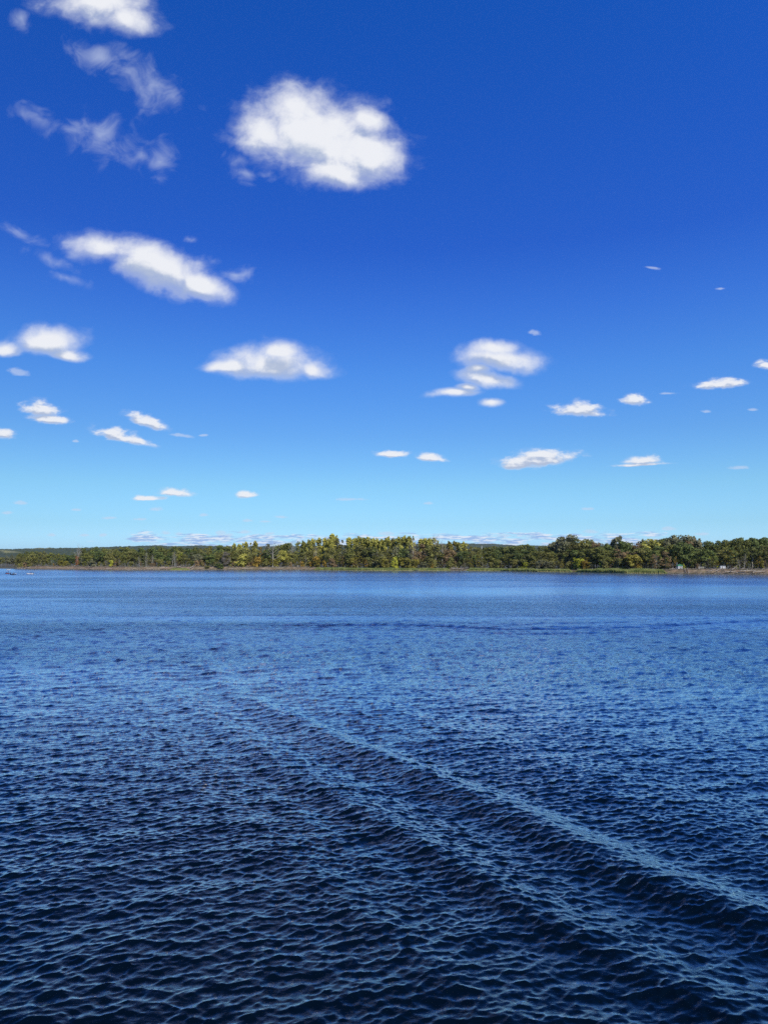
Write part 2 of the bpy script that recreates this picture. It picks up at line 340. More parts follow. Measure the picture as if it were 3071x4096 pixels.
m_ground, G, b = mat("river_bank_soil", .95)
geo = G.n('ShaderNodeNewGeometry'); co = geo.outputs['Position']
sepn = G.n('ShaderNodeSeparateXYZ'); G.put(sepn.inputs[0], geo.outputs['Normal'])
n1 = G.noise(co, .35, 5, .6); n2 = G.noise(G.v('MULTIPLY', co, (.12, .12, 1.6)), 1.0, 4, .6)
sand = G.ramp(n2, [(.3, (.085, .060, .035)), (.45, (.20, .13, .085)), (.55, (.28, .21, .14)), (.62, (.13, .12, .055)), (.75, (.22, .17, .12))])
grass = G.ramp(n1, [(.3, (.035, .038, .016)), (.55, (.075, .065, .030)), (.75, (.15, .125, .055))])
G.put(b.inputs['Base Color'], G.mix(G.mr(sepn.outputs[2], .55, .9), sand, grass))
cols = np.arange(-900, 4000, 7.0)
offs = [-60, -12, -3, 0, .8, 1.6, 2.6, 3.6, 4.6, 6, 9, 14, 25, 60, 150, 400, 900, 1600, 3000, 6000, 12000, 30000]
rows = []
for o in offs:
    r = []
    for X in cols:
        d0 = shore_d(X); hb = bank_h(X); x0 = gx(X, d0)
        cut = 1.2 * (vnoise(x0, 0, 5, 3) - .5) + 2.2 * (vnoise(x0, 0, 23, 4) - .5)
        nz = vnoise(x0, o, 1.7, 7) - .5
        if o < 0: z = max(-4, o * .16)
        elif o < 3.6: z = hb * .22 * o / 3.6 + (.25 * nz if o > 0 else .02)
        elif o < 6: z = hb * (.22 + .78 * min(1, max(0, (o - 3.0 + .5 * nz) / 1.9)))
        else: z = hb + .3 * nz + (vnoise(x0, o, 60, 9) - .5) * (1.2 if 20 < o < 2000 else .2)
        if X < 100 and o > 3: z = min(z, .35 + .0035 * o + .1 * nz) if o < 400 else z
        D = d0 + o + (cut if 0 <= o < 10 else 0)
        r.append((gx(X, D), D, z))
    rows.append(r)
me = mesh_np("ground", np.array(rows).reshape(-1, 3), grid_faces(len(offs), len(cols)), m_ground, False)
tag(link("ground", me), kind='structure')

# far wooded hills
HX = [-900, 0, 150, 300, 450, 560, 640, 700, 800, 870, 960, 1100, 1400, 1650, 1760, 1870, 1950, 2020, 2100, 2300, 2600, 3071, 4000]
HY = [2206, 2197.5, 2194, 2192, 2188, 2183, 2182, 2186, 2181.5, 2184, 2187, 2186, 2180, 2176, 2175, 2174.5, 2175.5, 2179, 2182.5, 2183, 2186, 2188, 2192]
m_hill, G, b = mat("far_forest", 1.0)
co = G.n('ShaderNodeNewGeometry').outputs['Position']
a1 = G.noise(co, .05, 4, .65); a2 = G.noise(G.v('MULTIPLY', co, (.0035, .0022, .01)), 1.0, 3, .6, .4)
fo = G.ramp(a1, [(.3, (.012, .024, .010)), (.5, (.032, .05, .018)), (.72, (.075, .085, .03))])
G.put(b.inputs['Base Color'], G.mix(G.mr(a2, .62, .68), fo, (.17, .17, .075)))
hc = np.arange(-900, 4000, 5.0); hd = np.concatenate([np.arange(0, .5, .03), np.arange(.5, 1.0, .006), [1.02, 1.06, 1.15, 1.35, 1.7]])
VV = np.zeros((len(hd), len(hc), 3))
for j, X in enumerate(hc):
    Y = np.interp(X, HX, HY); Dr = np.interp(X, [0, 900, 1500, 4000], [3300, 4300, 5200, 5600])
    d = pxdir(X, Y); top = CAM_H + d[2] / d[1] * Dr
    for i, q in enumerate(hd):
        D = 1500 + (Dr - 1500) * q
        z = 1 + (top - 1) * (min(q, 1) ** 1.7 if q <= 1 else max(0, 1 - (q - 1) * .5))
        if X < 420: z += 13 * math.exp(-((q - .33) / .16) ** 2) * max(0, 1 - max(X, 0) / 420)
        VV[i, j] = (gx(X, D), D, z)
amp_ = np.clip(hd, 0, .96)[:, None]
VV[..., 2] += (vnoise(VV[..., 0], VV[..., 1], 11, 21) - .5) * 9 * np.minimum(1, amp_ * 3) + (vnoise(VV[..., 0], VV[..., 1], 90, 22) - .5) * 10 * amp_ * (1.0 - amp_ * .55)
VV[0, :, 2] = -3
me = mesh_np("hills", VV.reshape(-1, 3), grid_faces(len(hd), len(hc)), m_hill, False)
tag(link("hills", me), kind='structure')

# ------------------------------------------------------------ mesh builder
class MB:
    def __init__(s): s.v = []; s.f = []
    def add(s, V, Fs):
        n = len(s.v); s.v += [tuple(p) for p in V]; s.f += [tuple(i + n for i in q) for q in Fs]
    def tube(s, pts, radii, n=6, cap=True):
        pts = [Vector(p) for p in pts]; V = []; Fs = []
        for i, p in enumerate(pts):
            t = (pts[min(i + 1, len(pts) - 1)] - pts[max(i - 1, 0)]).normalized()
            u = t.cross(Vector((0.31, .95, .1))); u = u.normalized() if u.length > 1e-4 else Vector((1, 0, 0)); w = t.cross(u)
            for k in range(n):
                a = 2 * math.pi * k / n; V.append(p + (u * math.cos(a) + w * math.sin(a)) * radii[i])
        for i in range(len(pts) - 1):
            for k in range(n):
                a, b2 = i * n + k, i * n + (k + 1) % n; Fs.append((a, b2, b2 + n, a + n))
        if cap: Fs.append(tuple(range(n - 1, -1, -1))); Fs.append(tuple(range((len(pts) - 1) * n, len(pts) * n)))
        s.add(V, Fs)
    def box(s, c, d, rz=0, taper=1.0):
        x, y, z = (q / 2 for q in d); V = []
        for k, (a, e, g) in enumerate([(-1, -1, -1), (1, -1, -1), (1, 1, -1), (-1, 1, -1), (-1, -1, 1), (1, -1, 1), (1, 1, 1), (-1, 1, 1)]):
            t = taper if g > 0 else 1; p = Vector((a * x * t, e * y * t, g * z)); p.rotate(Matrix.Rotation(rz, 3, 'Z')); V.append(p + Vector(c))
        s.add(V, [(3, 2, 1, 0), (4, 5, 6, 7), (0, 1, 5, 4), (1, 2, 6, 5), (2, 3, 7, 6), (3, 0, 4, 7)])
    def mesh(s, name, m, smooth=False):
        me = bpy.data.meshes.new(name); me.from_pydata(s.v, [], s.f)
        if smooth: me.polygons.foreach_set('use_smooth', [True] * len(me.polygons))
        me.materials.append(m); me.update(); return me
    def build(s, name, m, parent=None, smooth=False): return link(name, s.mesh(name, m, smooth), parent)
def empty(name, loc, rz=0):
    o = bpy.data.objects.new(name, None); sc.collection.objects.link(o); o.location = loc; o.rotation_euler = (0, 0, rz); return o

# ------------------------------------------------------------ tree materials
def leaf_mat(name, c0, c1, trans=.28):
    m, G, b = mat(name, .75)
    co = G.n('ShaderNodeTexCoord').outputs['Object']; oi = G.n('ShaderNodeObjectInfo').outputs['Random']
    n = G.noise(G.v('ADD', co, G.v('MULTIPLY', (37., 11., 53.), None) if False else (0, 0, 0)), .42, 3, .65)
    f = G.m('ADD', G.mr(n, .3, .7), G.m('MULTIPLY', G.m('SUBTRACT', oi, .5), .5), clamp=True)
    c = G.mix(f, c0, c1); G.put(b.inputs['Base Color'], c); b.inputs['Specular IOR Level'].default_value = .25
    tr = G.n('ShaderNodeBsdfTranslucent'); G.put(tr.inputs[0], c); mx = G.n('ShaderNodeMixShader'); mx.inputs[0].default_value = trans
    G.put(mx.inputs[1], b.outputs[0]); G.put(mx.inputs[2], tr.outputs[0])
    G.put([q for q in G.nt.nodes if q.type == 'OUTPUT_MATERIAL'][0].inputs['Surface'], mx.outputs[0]); return m
LEAF = {
 'dark': leaf_mat('leaf_dark_green', (0.075, 0.091, 0.023), (0.248, 0.252, 0.061)),
 'deep': leaf_mat('leaf_deep_green', (0.064, 0.091, 0.029), (0.202, 0.244, 0.062)),
 'olive': leaf_mat('leaf_olive', (0.113, 0.111, 0.034), (0.317, 0.304, 0.083)),
 'grey': leaf_mat('leaf_grey_green', (0.113, 0.113, 0.061), (0.287, 0.285, 0.142)),
 'poplar': leaf_mat('leaf_yellowing_green', (0.162, 0.169, 0.032), (0.583, 0.540, 0.114)),
 'yellow': leaf_mat('leaf_yellow', (.12, .12, .02), (.36, .31, .055)),
 'gold': leaf_mat('leaf_golden', (.20, .13, .02), (.50, .34, .06)),
 'lime': leaf_mat('leaf_lime', (0.216, 0.250, 0.026), (0.600, 0.600, 0.070)),
 'rust': leaf_mat('leaf_rusty', (0.216, 0.067, 0.026), (0.562, 0.220, 0.070)),
 'brown': leaf_mat('leaf_brownish', (0.151, 0.106, 0.053), (0.410, 0.290, 0.141)),
 'twig': leaf_mat('bare_grey_twigs', (.10, .085, .07), (.27, .24, .20), .05)}
def bark_mat(name, c0, c1):
    m, G, b = mat(name, .9); co = G.n('ShaderNodeTexCoord').outputs['Object']
    G.put(b.inputs['Base Color'], G.mix(G.mr(G.noise(G.v('MULTIPLY', co, (3, 3, .6)), 1.5, 4, .6), .35, .65), c0, c1)); return m
BARK = bark_mat('bark_dark', (.05, .038, .028), (.13, .105, .08)); PALE = bark_mat('bark_pale', (.20, .18, .14), (.46, .42, .35))
DRIFT = bark_mat('driftwood_grey', (.16, .13, .10), (.50, .44, .36))

# ------------------------------------------------------------ tree shapes
def leaves(rg, lobes, n, size, up=.25, shell=.75, aspect=1.0):
    """n leaf clumps (bent quads) spread through the lobes' outer volume"""
    L = np.array(lobes); w = L[:, 3] * L[:, 4]; idx = rg.choice(len(L), n, p=w / w.sum())
    dr = rg.normal(size=(n, 3)); dr[:, 2] += up; dr /= np.linalg.norm(dr, axis=1)[:, None]
    rr = shell + (1 - shell) * 1.25 * rg.random(n) ** .8; rr *= 1 + .10 * rg.normal(size=n)
    C = L[idx, :3] + dr * rr[:, None] * np.stack([L[idx, 3], L[idx, 3], L[idx, 4]], 1)
    N = dr + .55 * rg.normal(size=(n, 3)); N /= np.linalg.norm(N, axis=1)[:, None]
    U = np.cross(N, rg.normal(size=(n, 3))); U /= np.linalg.norm(U, axis=1)[:, None]; Wv = np.cross(N, U)
    s = size * (.6 + .8 * rg.random(n))[:, None] / 2; q = []
    for a, e in ((-1, -.7), (.75, -1), (1, .8), (-.6, 1)):
        q.append(C + U * s * a * (.8 + .4 * rg.random((n, 1))) * aspect + Wv * s * e * (.8 + .4 * rg.random((n, 1))) + N * s * .35 * rg.normal(size=(n, 1)))
    V = np.stack(q, 1).reshape(-1, 3); return V, np.arange(4 * n).reshape(-1, 4)
def limbs(rg, mb, H, r0, spread, nb, z0=.3, top=.9, wig=.3, n=6, sub=2, lean=0):
    pts = [Vector((0, 0, -.4))]; P0 = Vector((0, 0, 0))
    for i in range(1, 7):
        f = i / 6; pts.append(Vector((wig * rg.normal() * f + lean * f * f * H, wig * rg.normal() * f, H * top * f)))
    mb.tube(pts, [r0 * (1.15 - .95 * i / 6) for i in range(7)], n)
    for k in range(nb):
        f = z0 + (1 - z0) * (k + rg.random() * .8) / nb * .95; i = min(5, int(f * 6)); st = pts[i].lerp(pts[i + 1], f * 6 - i)
        a = k * 2.4 + rg.random(); ln = spread * (1.15 - .7 * f) * (.7 + .6 * rg.random())
        d = Vector((math.cos(a), math.sin(a), .55 + .5 * f)).normalized(); mid = st + d * ln * .5 + Vector((0, 0, .04 * ln)); end = st + d * ln + Vector((0, 0, .22 * ln))
        rr = r0 * (1.0 - .8 * f) * .5; mb.tube([st, mid, end], [rr, rr * .6, rr * .2], 4)
        for j in range(sub):
            t = .4 + .5 * rg.random(); s2 = st.lerp(end, t); a2 = a + (rg.random() - .5) * 2.2
            mb.tube([s2, s2 + Vector((math.cos(a2), math.sin(a2), .8)).normalized() * ln * .45], [rr * .4, rr * .1], 3)
VAR = {}
def variant(kind, i, lobes, n, size, trunk, up=.25, shell=.75, aspect=1.0, H=20.):
    rg = np.random.default_rng(hash(kind) % 1 + 100 * i + len(kind) * 7)
    V, Fq = leaves(rg, lobes, n, size, up, shell, aspect)
    cm = mesh_np('crown', V, Fq, LEAF['dark']); mb = MB(); limbs(rg, mb, *trunk); tm = mb.mesh('trunk', BARK)
    VAR.setdefault(kind, []).append((tm, cm, H))
for i in range(4):
    rg = np.random.default_rng(40 + i)
    lob = [(0, 0, 12.5, 3.8, 4.2)]
    for k in range(20):
        a = rg.random() * 6.28; z = 5 + 13 * rg.random(); R = 5.2 * math.sin(math.pi * min(1, max(.12, (z - 3) / 17.5))) ** .6
        rr = 1.5 + 1.2 * rg.random(); lob.append((R * math.cos(a), R * math.sin(a), z, rr, rr * .8))
    lob.append((rg.normal() * 1.5, 0, 18, 2.3, 1.9)); lob.append((rg.normal() * 2.5, 0, 17, 2.2, 1.8))
    variant('oak', i, lob, 1900, .75, (18, .42, 7, 9, .25))
for i in range(4):
    rg = np.random.default_rng(60 + i); lob = []
    for k in range(26):
        z = 4 + 15 * rg.random(); a = rg.random() * 6.28; R = 2.9 * (1 - ((z - 9) / 12) ** 2) * rg.random() ** .4
        lob.append((R * math.cos(a), R * math.sin(a), z, .7 + .6 * rg.random(), 1.3 + 1.1 * rg.random()))
    for k in range(5): lob.append((rg.normal() * 1.3, rg.normal() * 1.3, 17 + 2.2 * rg.random(), .55, 1.5))
    variant('poplar', i, lob, 1500, .62, (19, .33, 4.2, 12, .2), .6, .6)
for i in range(3):
    rg = np.random.default_rng(80 + i); lob = []
    for k in range(34):
        z = 3 + 16 * rg.random(); a = rg.random() * 6.28; R = 4.6 * math.sin(math.pi * min(1, max(.15, z / 21))) ** .7 * rg.random() ** .35
        lob.append((R * math.cos(a), R * math.sin(a), z, .9 + .6 * rg.random(), .8 + .6 * rg.random()))
    variant('feathery', i, lob, 1500, .5, (19, .3, 5.5, 14, .12), .5, .35, .7)
for i in range(3):
    rg = np.random.default_rng(95 + i); lob = []
    for k in range(9):
        z = 7 + 12 * rg.random(); a = rg.random() * 6.28; R = 3.2 * rg.random()
        lob.append((R * math.cos(a), R * math.sin(a), z, .8 + .5 * rg.random(), 1.0 + .7 * rg.random()))
    variant('sparse', i, lob, 330, .6, (20, .28, 5.0, 14, .1, .95, .5), .5, .4)
for i in range(4):
    rg = np.random.default_rng(120 + i); lob = []
    for k in range(15):
        z = 1 + 15.5 * rg.random(); a = rg.random() * 6.28; R = 6.5 * (1 - (z / 21) ** 2) ** .5 * rg.random() ** .5
        lob.append((R * math.cos(a), R * math.sin(a), z, 2.4 + 1.4 * rg.random(), 2.2 + 1.4 * rg.random()))
    variant('shrub', i, lob, 900, 1.25, (16, .5, 8, 12, .02), .4, .6)
for i in range(3):
    rg = np.random.default_rng(140 + i); mb = MB(); limbs(rg, mb, 20, .30, 6.5, 20, .28, 1.0, .35, 6, 5)
    V, Fq = leaves(rg, [(0, 0, 13, 4.2, 6.0)], 260, .42, .4, .3, .18)
    VAR.setdefault('bare', []).append((mb.mesh('trunk', PALE), mesh_np('crown', V, Fq, LEAF['twig']), 20.))

# ------------------------------------------------------------ planting
MARKS = [(290, 'the leaning grey dead tree'), (586, 'the white dead trunk'), (699, 'the forked pale dead tree'), (1094, 'the tall bare-limbed tree'),
         (1334, 'the tallest poplar'), (1664, 'the black angling dinghy'), (1834, 'the fallen brushwood'), (2272, 'the tall bushy rounded tree'), (2528, 'the grey picnic table'),
         (2720, 'the green-roofed hut'), (2891, 'the white shed')]
ORD = ['first', 'second', 'third', 'fourth', 'fifth', 'sixth', 'seventh', 'eighth', 'ninth', 'tenth', 'eleventh', 'twelfth', 'thirteenth', 'fourteenth', 'fifteenth', 'sixteenth']
ROWS = {}
def plant(kind, look, X, Ytop, D, row, widen=1.0, name=None, bark=None, lean=0.0, label=None, zb=None, cat='tree', noun=None):
    vs = VAR[kind]; tm, cm, H0 = vs[random.randrange(len(vs))]
    z0 = bank_h(X) - .15 if zb is None else zb; h = max(1.2, at(X, Ytop, D).z - z0)
    s = h / H0; o = empty(name or {'oak': 'broadleaf_tree', 'poplar': 'poplar_tree', 'feathery': 'willow_tree', 'sparse': 'thin_tree', 'shrub': 'shrub', 'bare': 'dead_tree'}[kind], (gx(X, D), D, z0), random.random() * 6.28)
    o.scale = (s * widen, s * widen, s)
    if lean: o.rotation_euler = (0, lean, 0)
    t_ = link('trunk', tm, o); c_ = link('crown', cm, o)
    t_.material_slots[0].link = 'OBJECT'; t_.material_slots[0].material = bark or BARK
    c_.material_slots[0].link = 'OBJECT'; c_.material_slots[0].material = LEAF[look]
    o['category'] = cat
    if label: o['label'] = label
    else: ROWS.setdefault(row, []).append((X, o, (look, kind)))
    return o
LOOKW = {'dark': 'dark green', 'deep': 'deep green', 'olive': 'olive green', 'grey': 'grey-green', 'poplar': 'yellowing', 'yellow': 'yellow', 'gold': 'golden', 'lime': 'lime green', 'rust': 'rusty red', 'brown': 'brownish', 'twig': 'grey bare'}
NOUN = {'oak': 'broadleaf', 'poplar': 'poplar', 'feathery': 'feathery tree', 'sparse': 'thin tree', 'shrub': 'shrub', 'bare': 'dead tree'}
SKY = """31 2222 g f|52 2217 o f|80 2212 d o|110 2206 d o|141 2204 d o|172 2205 o o|204 2210 d o|235 2213 d o|258 2216 d o|335 2191 d o|367 2195 d o|392 2187 e o|423 2194 d o|455 2194 o o|480 2189 d o|508 2188 d o|
531 2195 d o|563 2191 e o|594 2194 d o|625 2184 e o|652 2188 d o|694 2185 e o|720 2187 d o|751 2192 e o|785 2188 d o|814 2191 o o|839 2187 o p|876 2180 e o|908 2183 d o|939 2175 p p|960 2180 p p|980 2169 p p|1002 2175 y f|1018 2166 p p|
1047 2181 g f|1069 2173 g s|1116 2178 d o|1144 2171 d o|1163 2183 d f|1191 2158 p s|1215 2168 p p|1238 2164 p p|1253 2157 p p|1273 2154 p p|1298 2156 p p|1317 2160 p p|1334 2141 p p|1350 2154 o p|1370 2168 o f|1386 2175 o f|
1400 2155 p p|1418 2157 p p|1439 2151 p p|1456 2157 p p|1472 2153 p p|1490 2158 p p|1506 2158 p p|1525 2160 p p|1548 2153 p p|1572 2158 o p|1591 2150 p p|1613 2149 p p|1634 2149 p p|1650 2165 p p|1668 2176 d f|1688 2161 p p|1703 2156 p p|1718 2157 p p|
1741 2146 p s|1757 2172 b f|1770 2177 y s|1785 2172 y s|1799 2170 y p|1820 2170 y p|1837 2166 p s|1857 2169 p p|1876 2181 o f|1897 2189 o o|1923 2190 d o|1955 2186 d o|1980 2184 d o|2005 2186 e o|
2030 2184 d o|2055 2182 e o|2080 2178 d o|2105 2177 d o|2125 2183 e o|2153 2186 d o|2184 2184 d o|2210 2182 d o|2232 2158 g o|2252 2148 g o|2292 2148 d o|2323 2161 g f|2342 2155 o o|2362 2163 e o|2383 2168 b f|2405 2170 b f|
2425 2173 e o|2442 2178 e o|2457 2160 g p|2473 2151 g p|2490 2164 e o|2509 2166 e o|2534 2173 b f|2552 2172 b f|2567 2160 g p|2583 2168 d f|2603 2155 p o|2627 2158 d o|2655 2151 e o|2676 2152 d o|2694 2140 g o|2712 2158 e o|2734 2140 g o|2758 2146 b o|
2774 2148 g p|2790 2165 g p|2806 2168 e o|2826 2164 e o|2846 2170 d o|2875 2162 e o|2903 2160 d o|2922 2164 e o|2941 2154 d o|2963 2150 e o|2985 2158 d o|3004 2157 e o|3019 2150 e o|3042 2154 d o|3066 2150 e o|3085 2152 d o"""
LK = {'g': 'grey', 'o': 'olive', 'd': 'dark', 'e': 'deep', 'p': 'poplar', 'y': 'yellow', 'b': 'brown', 'r': 'rust', 'l': 'lime', 'a': 'gold', 't': 'twig'}
KD = {'o': 'oak', 'p': 'poplar', 'f': 'feathery', 's': 'sparse', 'h': 'shrub', 'b': 'bare'}
for e in SKY.replace('\n', '').split('|'):
    X, Y, l, k = e.split(); X = float(X); Y = float(Y)
    D = shore_d(X) + (26 + 16 * random.random()); zb = None
    if X < 60: D = 860 + 60 * random.random(); zb = 1.6
    kw = dict(widen={'oak': 1.0, 'poplar': 1.15, 'feathery': 1.1, 'sparse': 1.0}[KD[k]] * (.9 + .2 * random.random()))
    if X == 1334: kw['label'] = 'tallest poplar, sharp pointed crown standing above the middle of the wood'
    plant(KD[k], LK[l], X, Y, D, 'skyline', zb=zb, bark=PALE if KD[k] in ('sparse',) else None, **kw)
plant('oak', 'grey', 2273, 2139, shore_d(2273) + 24, 'skyline', .95, label='tall bushy rounded grey-green tree rising well above its neighbours')
SKX = np.array([float(e.split()[0]) for e in SKY.replace('\n', '').split('|')]); SKYY = np.array([float(e.split()[1]) for e in SKY.replace('\n', '').split('|')])
def zone(X):
    for hi, mid, low in ((70, 'gggo', 'go'), (250, 'ddode', 'oobd'), (520, 'dddeo', 'oogbd'), (870, 'ddeeog', 'bgodoo'), (1060, 'dopog', 'oyyob'), (1380, 'edoope', 'yoyboa'),
                         (1660, 'eogdo', 'yogooy'), (1880, 'oedbo', 'ooybo'), (2230, 'ddeoe', 'odoogo'), (2330, 'gode', 'olo'), (2620, 'bodge', 'oyyoob'), (4000, 'dedoe', 'bgoydo')):
        if X < hi: return mid, low
X = 8.0
while X < 3090:       # middle row fills the wood under the skyline
    mid, low = zone(X); top = np.interp(X, SKX, SKYY); base = np.interp(X, SHX, SHY) - 14; f = .62 + .22 * random.random()
    if 1180 < X < 1560: f -= .07
    k = random.choice('ooofp' if X > 900 and X < 1900 else 'oooof')
    D = shore_d(X) + 14 + 8 * random.random(); zb = None
    if X < 62: D = 800 + 40 * random.random(); zb = 1.3
    plant(KD[k], LK[random.choice(mid)], X, base - (base - top) * f, D, 'middle', widen=1.15 + .3 * random.random(), zb=zb, bark=PALE if random.random() < .3 else None)
    X += 21 + 9 * random.random()
X = 66.0
while X < 3090:       # understorey along the bank edge
    mid, low = zone(X); top = np.interp(X, SKX, SKYY); base = np.interp(X, SHX, SHY) - 14; f = .22 + .26 * random.random()
    if not (2690 < X < 2745 or 2872 < X < 2910):
        k = random.choice('hhff' if X < 2650 else 'hf'); lk = LK[random.choice(low)]
        plant(KD[k], lk, X, base - (base - top) * f, shore_d(X) + 8.5 + 5 * random.random(), 'front', widen=(1.0 if k == 'h' else 1.4) + .3 * random.random())
    X += 15 + 9 * random.random()
# bright and odd shrubs and trees the photograph shows singly: X, Ytop, look, kind, widen, label
ODD = """243 2238 y h 1.2 yellow shrub at the water, left neighbour of the dark red tree's bush
264 2241 y h 1.1 yellow shrub nearest the dark red tree on its left
216 2252 a h .8 small golden shrub low on the left bank
130 2246 y f 1.1 yellowish sapling among the trunks of the far left wood
310 2222 r f .75 dark red leafed slender tree on the left bank
447 2237 l h .9 pale lime shrub in the middle of the left wood
480 2225 y f .9 yellow-tinted feathery tree in the left wood
610 2250 b h 1.6 wide brown shrub just right of the white dead trunk
685 2216 l f .9 lime-topped tree behind the forked pale dead tree
722 2212 l f 1.0 pale lime feathery tree right of the forked dead tree
810 2240 y f .8 yellow sapling left of the bush that reaches the water
860 2240 y f .9 yellow sapling standing over the drooping waterside bush
830 2262 o h 2.4 dark low bush spilling down to the water
880 2250 e h 1.8 green bush drooping over the waterline
960 2205 p h 1.2 big yellow-green bushy tree close to the water
975 2228 y h 1.3 broad yellow shrub at the foot of the big bushy tree
905 2205 t f 1.3 bare grey twiggy tree beside the big yellow-green bush
1028 2222 a h 1.0 orange-yellow shrub left of the tall bare-limbed tree
1045 2182 a f .8 orange-topped tree on the skyline left of the bare-limbed tree
1096 2232 y h 1.0 yellow shrub at the foot of the tall bare-limbed tree
1135 2222 a h .6 small golden treetop right of the bare-limbed tree
1150 2232 y f 1.3 wide yellow-green shrub above the driftwood
1200 2228 y f 1.0 yellow sapling left of the slim white trunk
1265 2221 a h .9 orange shrub under the poplars, brightest on the bank
1268 2236 y h 1.1 bright yellow shrub beneath the orange one
1300 2238 a h .8 golden yellow shrub left of the tallest poplar
1325 2255 l h .6 small lime bush at the reeds below the tallest poplar
1372 2220 b f .9 pinkish brown shrub right of the tallest poplar
1400 2245 a f .8 golden sapling behind the left end of the reeds
1420 2238 b f 1.2 brown feathery shrub behind the left half of the reeds
1465 2236 a f 1.0 golden feathery shrub midway between tallest poplar and dinghy
1535 2228 y h 1.2 wide yellow shrub left of the dinghy
1580 2222 l h .9 lime-topped shrub between two wide yellow shrubs
1618 2224 y h 1.5 large ochre yellow shrub just left of the dinghy
1690 2245 g h 1.5 grey-green bush just right of the dinghy
1728 2247 a h .7 round peach-gold shrub right of the dinghy
1735 2220 l f 1.0 lime treetop above the peach-gold shrub
1790 2252 l h .5 little lime bush behind the reeds right of the peach-gold shrub
1885 2235 y f .9 yellow drooping sapling right of the fallen brushwood
1912 2212 y f .9 tall yellow streaked tree right of the brushwood
2055 2242 a f .6 slim orange sapling at the foot of the dark wood
2100 2245 l h 1.4 low lime shrub at the foot of the dark wood
2165 2245 a f .5 slim golden sapling left of the grey round bush
2190 2240 g h 1.4 round grey bush behind the reeds
2245 2240 y f .9 yellow-green sapling beside the gap in the reeds
2300 2228 l f 1.0 lime green shrub right of the gap in the reeds
2341 2237 a h 1.0 orange and yellow shrub behind the right reed bed
2400 2245 l h .8 lime yellow bush between orange shrub and rusty bush
2433 2221 l h .8 bright lime treetop alone in the dark wood
2470 2272 r h 2.0 low rusty red bush behind the right reed bed
2531 2210 y h 1.3 large yellow shrub behind the picnic table
2545 2214 a f .6 golden crest beside the large yellow shrub
2620 2214 b f 1.3 brownish feathery tree left of the hut
2660 2205 b f 1.3 bronze tree between brownish feathery tree and hut
2700 2224 a f .5 small golden sapling just left of the hut
2735 2206 l h .8 bright lime tree above the hut roof
2733 2252 l h .6 lime bush partly covering the hut
2842 2200 l f 1.2 pale lime tree between the hut and the white shed
2915 2196 y f 1.1 yellow-green crown above the white shed
2868 2262 l h 1.0 scrubby lime bush left of the white shed
3035 2225 a f .8 amber leaved tree near the right edge
3045 2237 y h .7 yellow shrub below the amber tree"""
for ln in ODD.split('\n'):
    X, Y, l, k, w, lab = ln.split(' ', 5); X = float(X); o_ = 4.4 if X in (830, 880) else 7.4 + random.random()
    if X in (2735, 2842, 2915, 1045, 1135, 685, 722, 1735, 2433): o_ = 15
    plant(KD[k], LK[l], X, float(Y), shore_d(X) + o_, '', widen=float(w), label=lab, cat='shrub' if 'shrub' in lab or 'bush' in lab else 'tree', zb=.5 if o_ < 5 else None)
# dead and pale-trunked trees
for X, Y, w, off, lean, lab in [
 (300, 2182, .9, 9, .30, 'leaning grey dead tree with hanging twigs above the left wood'),
 (312, 2181, .5, 9.5, .0, 'upright bleached dead stem against the leaning dead tree'),
 (586, 2209, .8, 7, .0, 'white dead trunk standing alone before the dark left wood'), (609, 2219, .8, 7, .05, 'thin grey dead tree right of the white dead trunk'),
 (690, 2212, .8, 6.6, .12, 'forked pale dead tree, the left stem'), (702, 2208, .8, 6.4, -.06, 'forked pale dead tree, taller right stem'), (560, 2225, .8, 6.8, -.1, 'grey bare sapling left of the white dead trunk'),
 (478, 2233, .8, 6.8, 0, 'small bare grey tree on the left bank'), (423, 2240, .9, 6.8, .1, 'crooked bare grey tree on the left bank'),
 (1092, 2167, 1.35, 6.8, .03, 'tall bare-limbed tree with a wide leafless crown'), (1223, 2224, .4, 6.6, 0, 'slim white trunk left of the poplars'), (1202, 2240, .35, 6.6, 0, 'short white trunk left of the slim white one'),
 (1261, 2176, .6, 9, .05, 'pale dead stem among the poplar crowns'), (1742, 2146, .8, 14, 0, 'spiky half-dead tree above the peach-gold shrub'), (1768, 2162, .9, 16, 0, 'bare grey treetop right of the spiky half-dead tree'),
 (1652, 2160, .8, 16, 0, 'thin bare twigs on the skyline above the dinghy'), (1169, 2164, .6, 16, 0, 'bare twiggy spire on the skyline left of the poplars'), (2004, 2240, .4, 7, 0, 'lone grey stem at the foot of the dark wood'),
 (2622, 2218, .7, 6.8, 0, 'slim grey trunk behind the right end of the reeds'), (2975, 2215, .8, 6.8, .06, 'bare grey tree right of the white shed'), (2956, 2232, .8, 6.8, -.15, 'crooked bare sapling right of the white shed')]:
    plant('bare', 'twig', X, Y, shore_d(X) + off, '', widen=w, bark=PALE, lean=lean, label=lab, cat='dead tree')
# labels that count along each row from the nearest landmark
PH = {'skyline': 'on the skyline', 'middle': 'in mid wood', 'front': 'at the bank edge'}
for row, lst in ROWS.items():
    lst.sort(key=lambda q: q[0])
    for X, o, (lk, kd) in lst:
        mX, mn = min(MARKS, key=lambda q: abs(q[0] - X))
        n = max(0, sum(1 for q in lst if (min(X, mX) <= q[0] <= max(X, mX))) - 1)
        side = 'left' if X < mX else 'right'
        o['label'] = f"{LOOKW[lk]} {NOUN[kd]} {PH[row]}, {ORD[min(n, 15)]} {side} of {mn}"
        o['category'] = 'shrub' if kd == 'shrub' else 'tree'
        o['group'] = {'skyline': 'tall trees along the far shore', 'middle': 'middle-height trees of the far wood', 'front': 'low trees and shrubs on the bank'}[row]

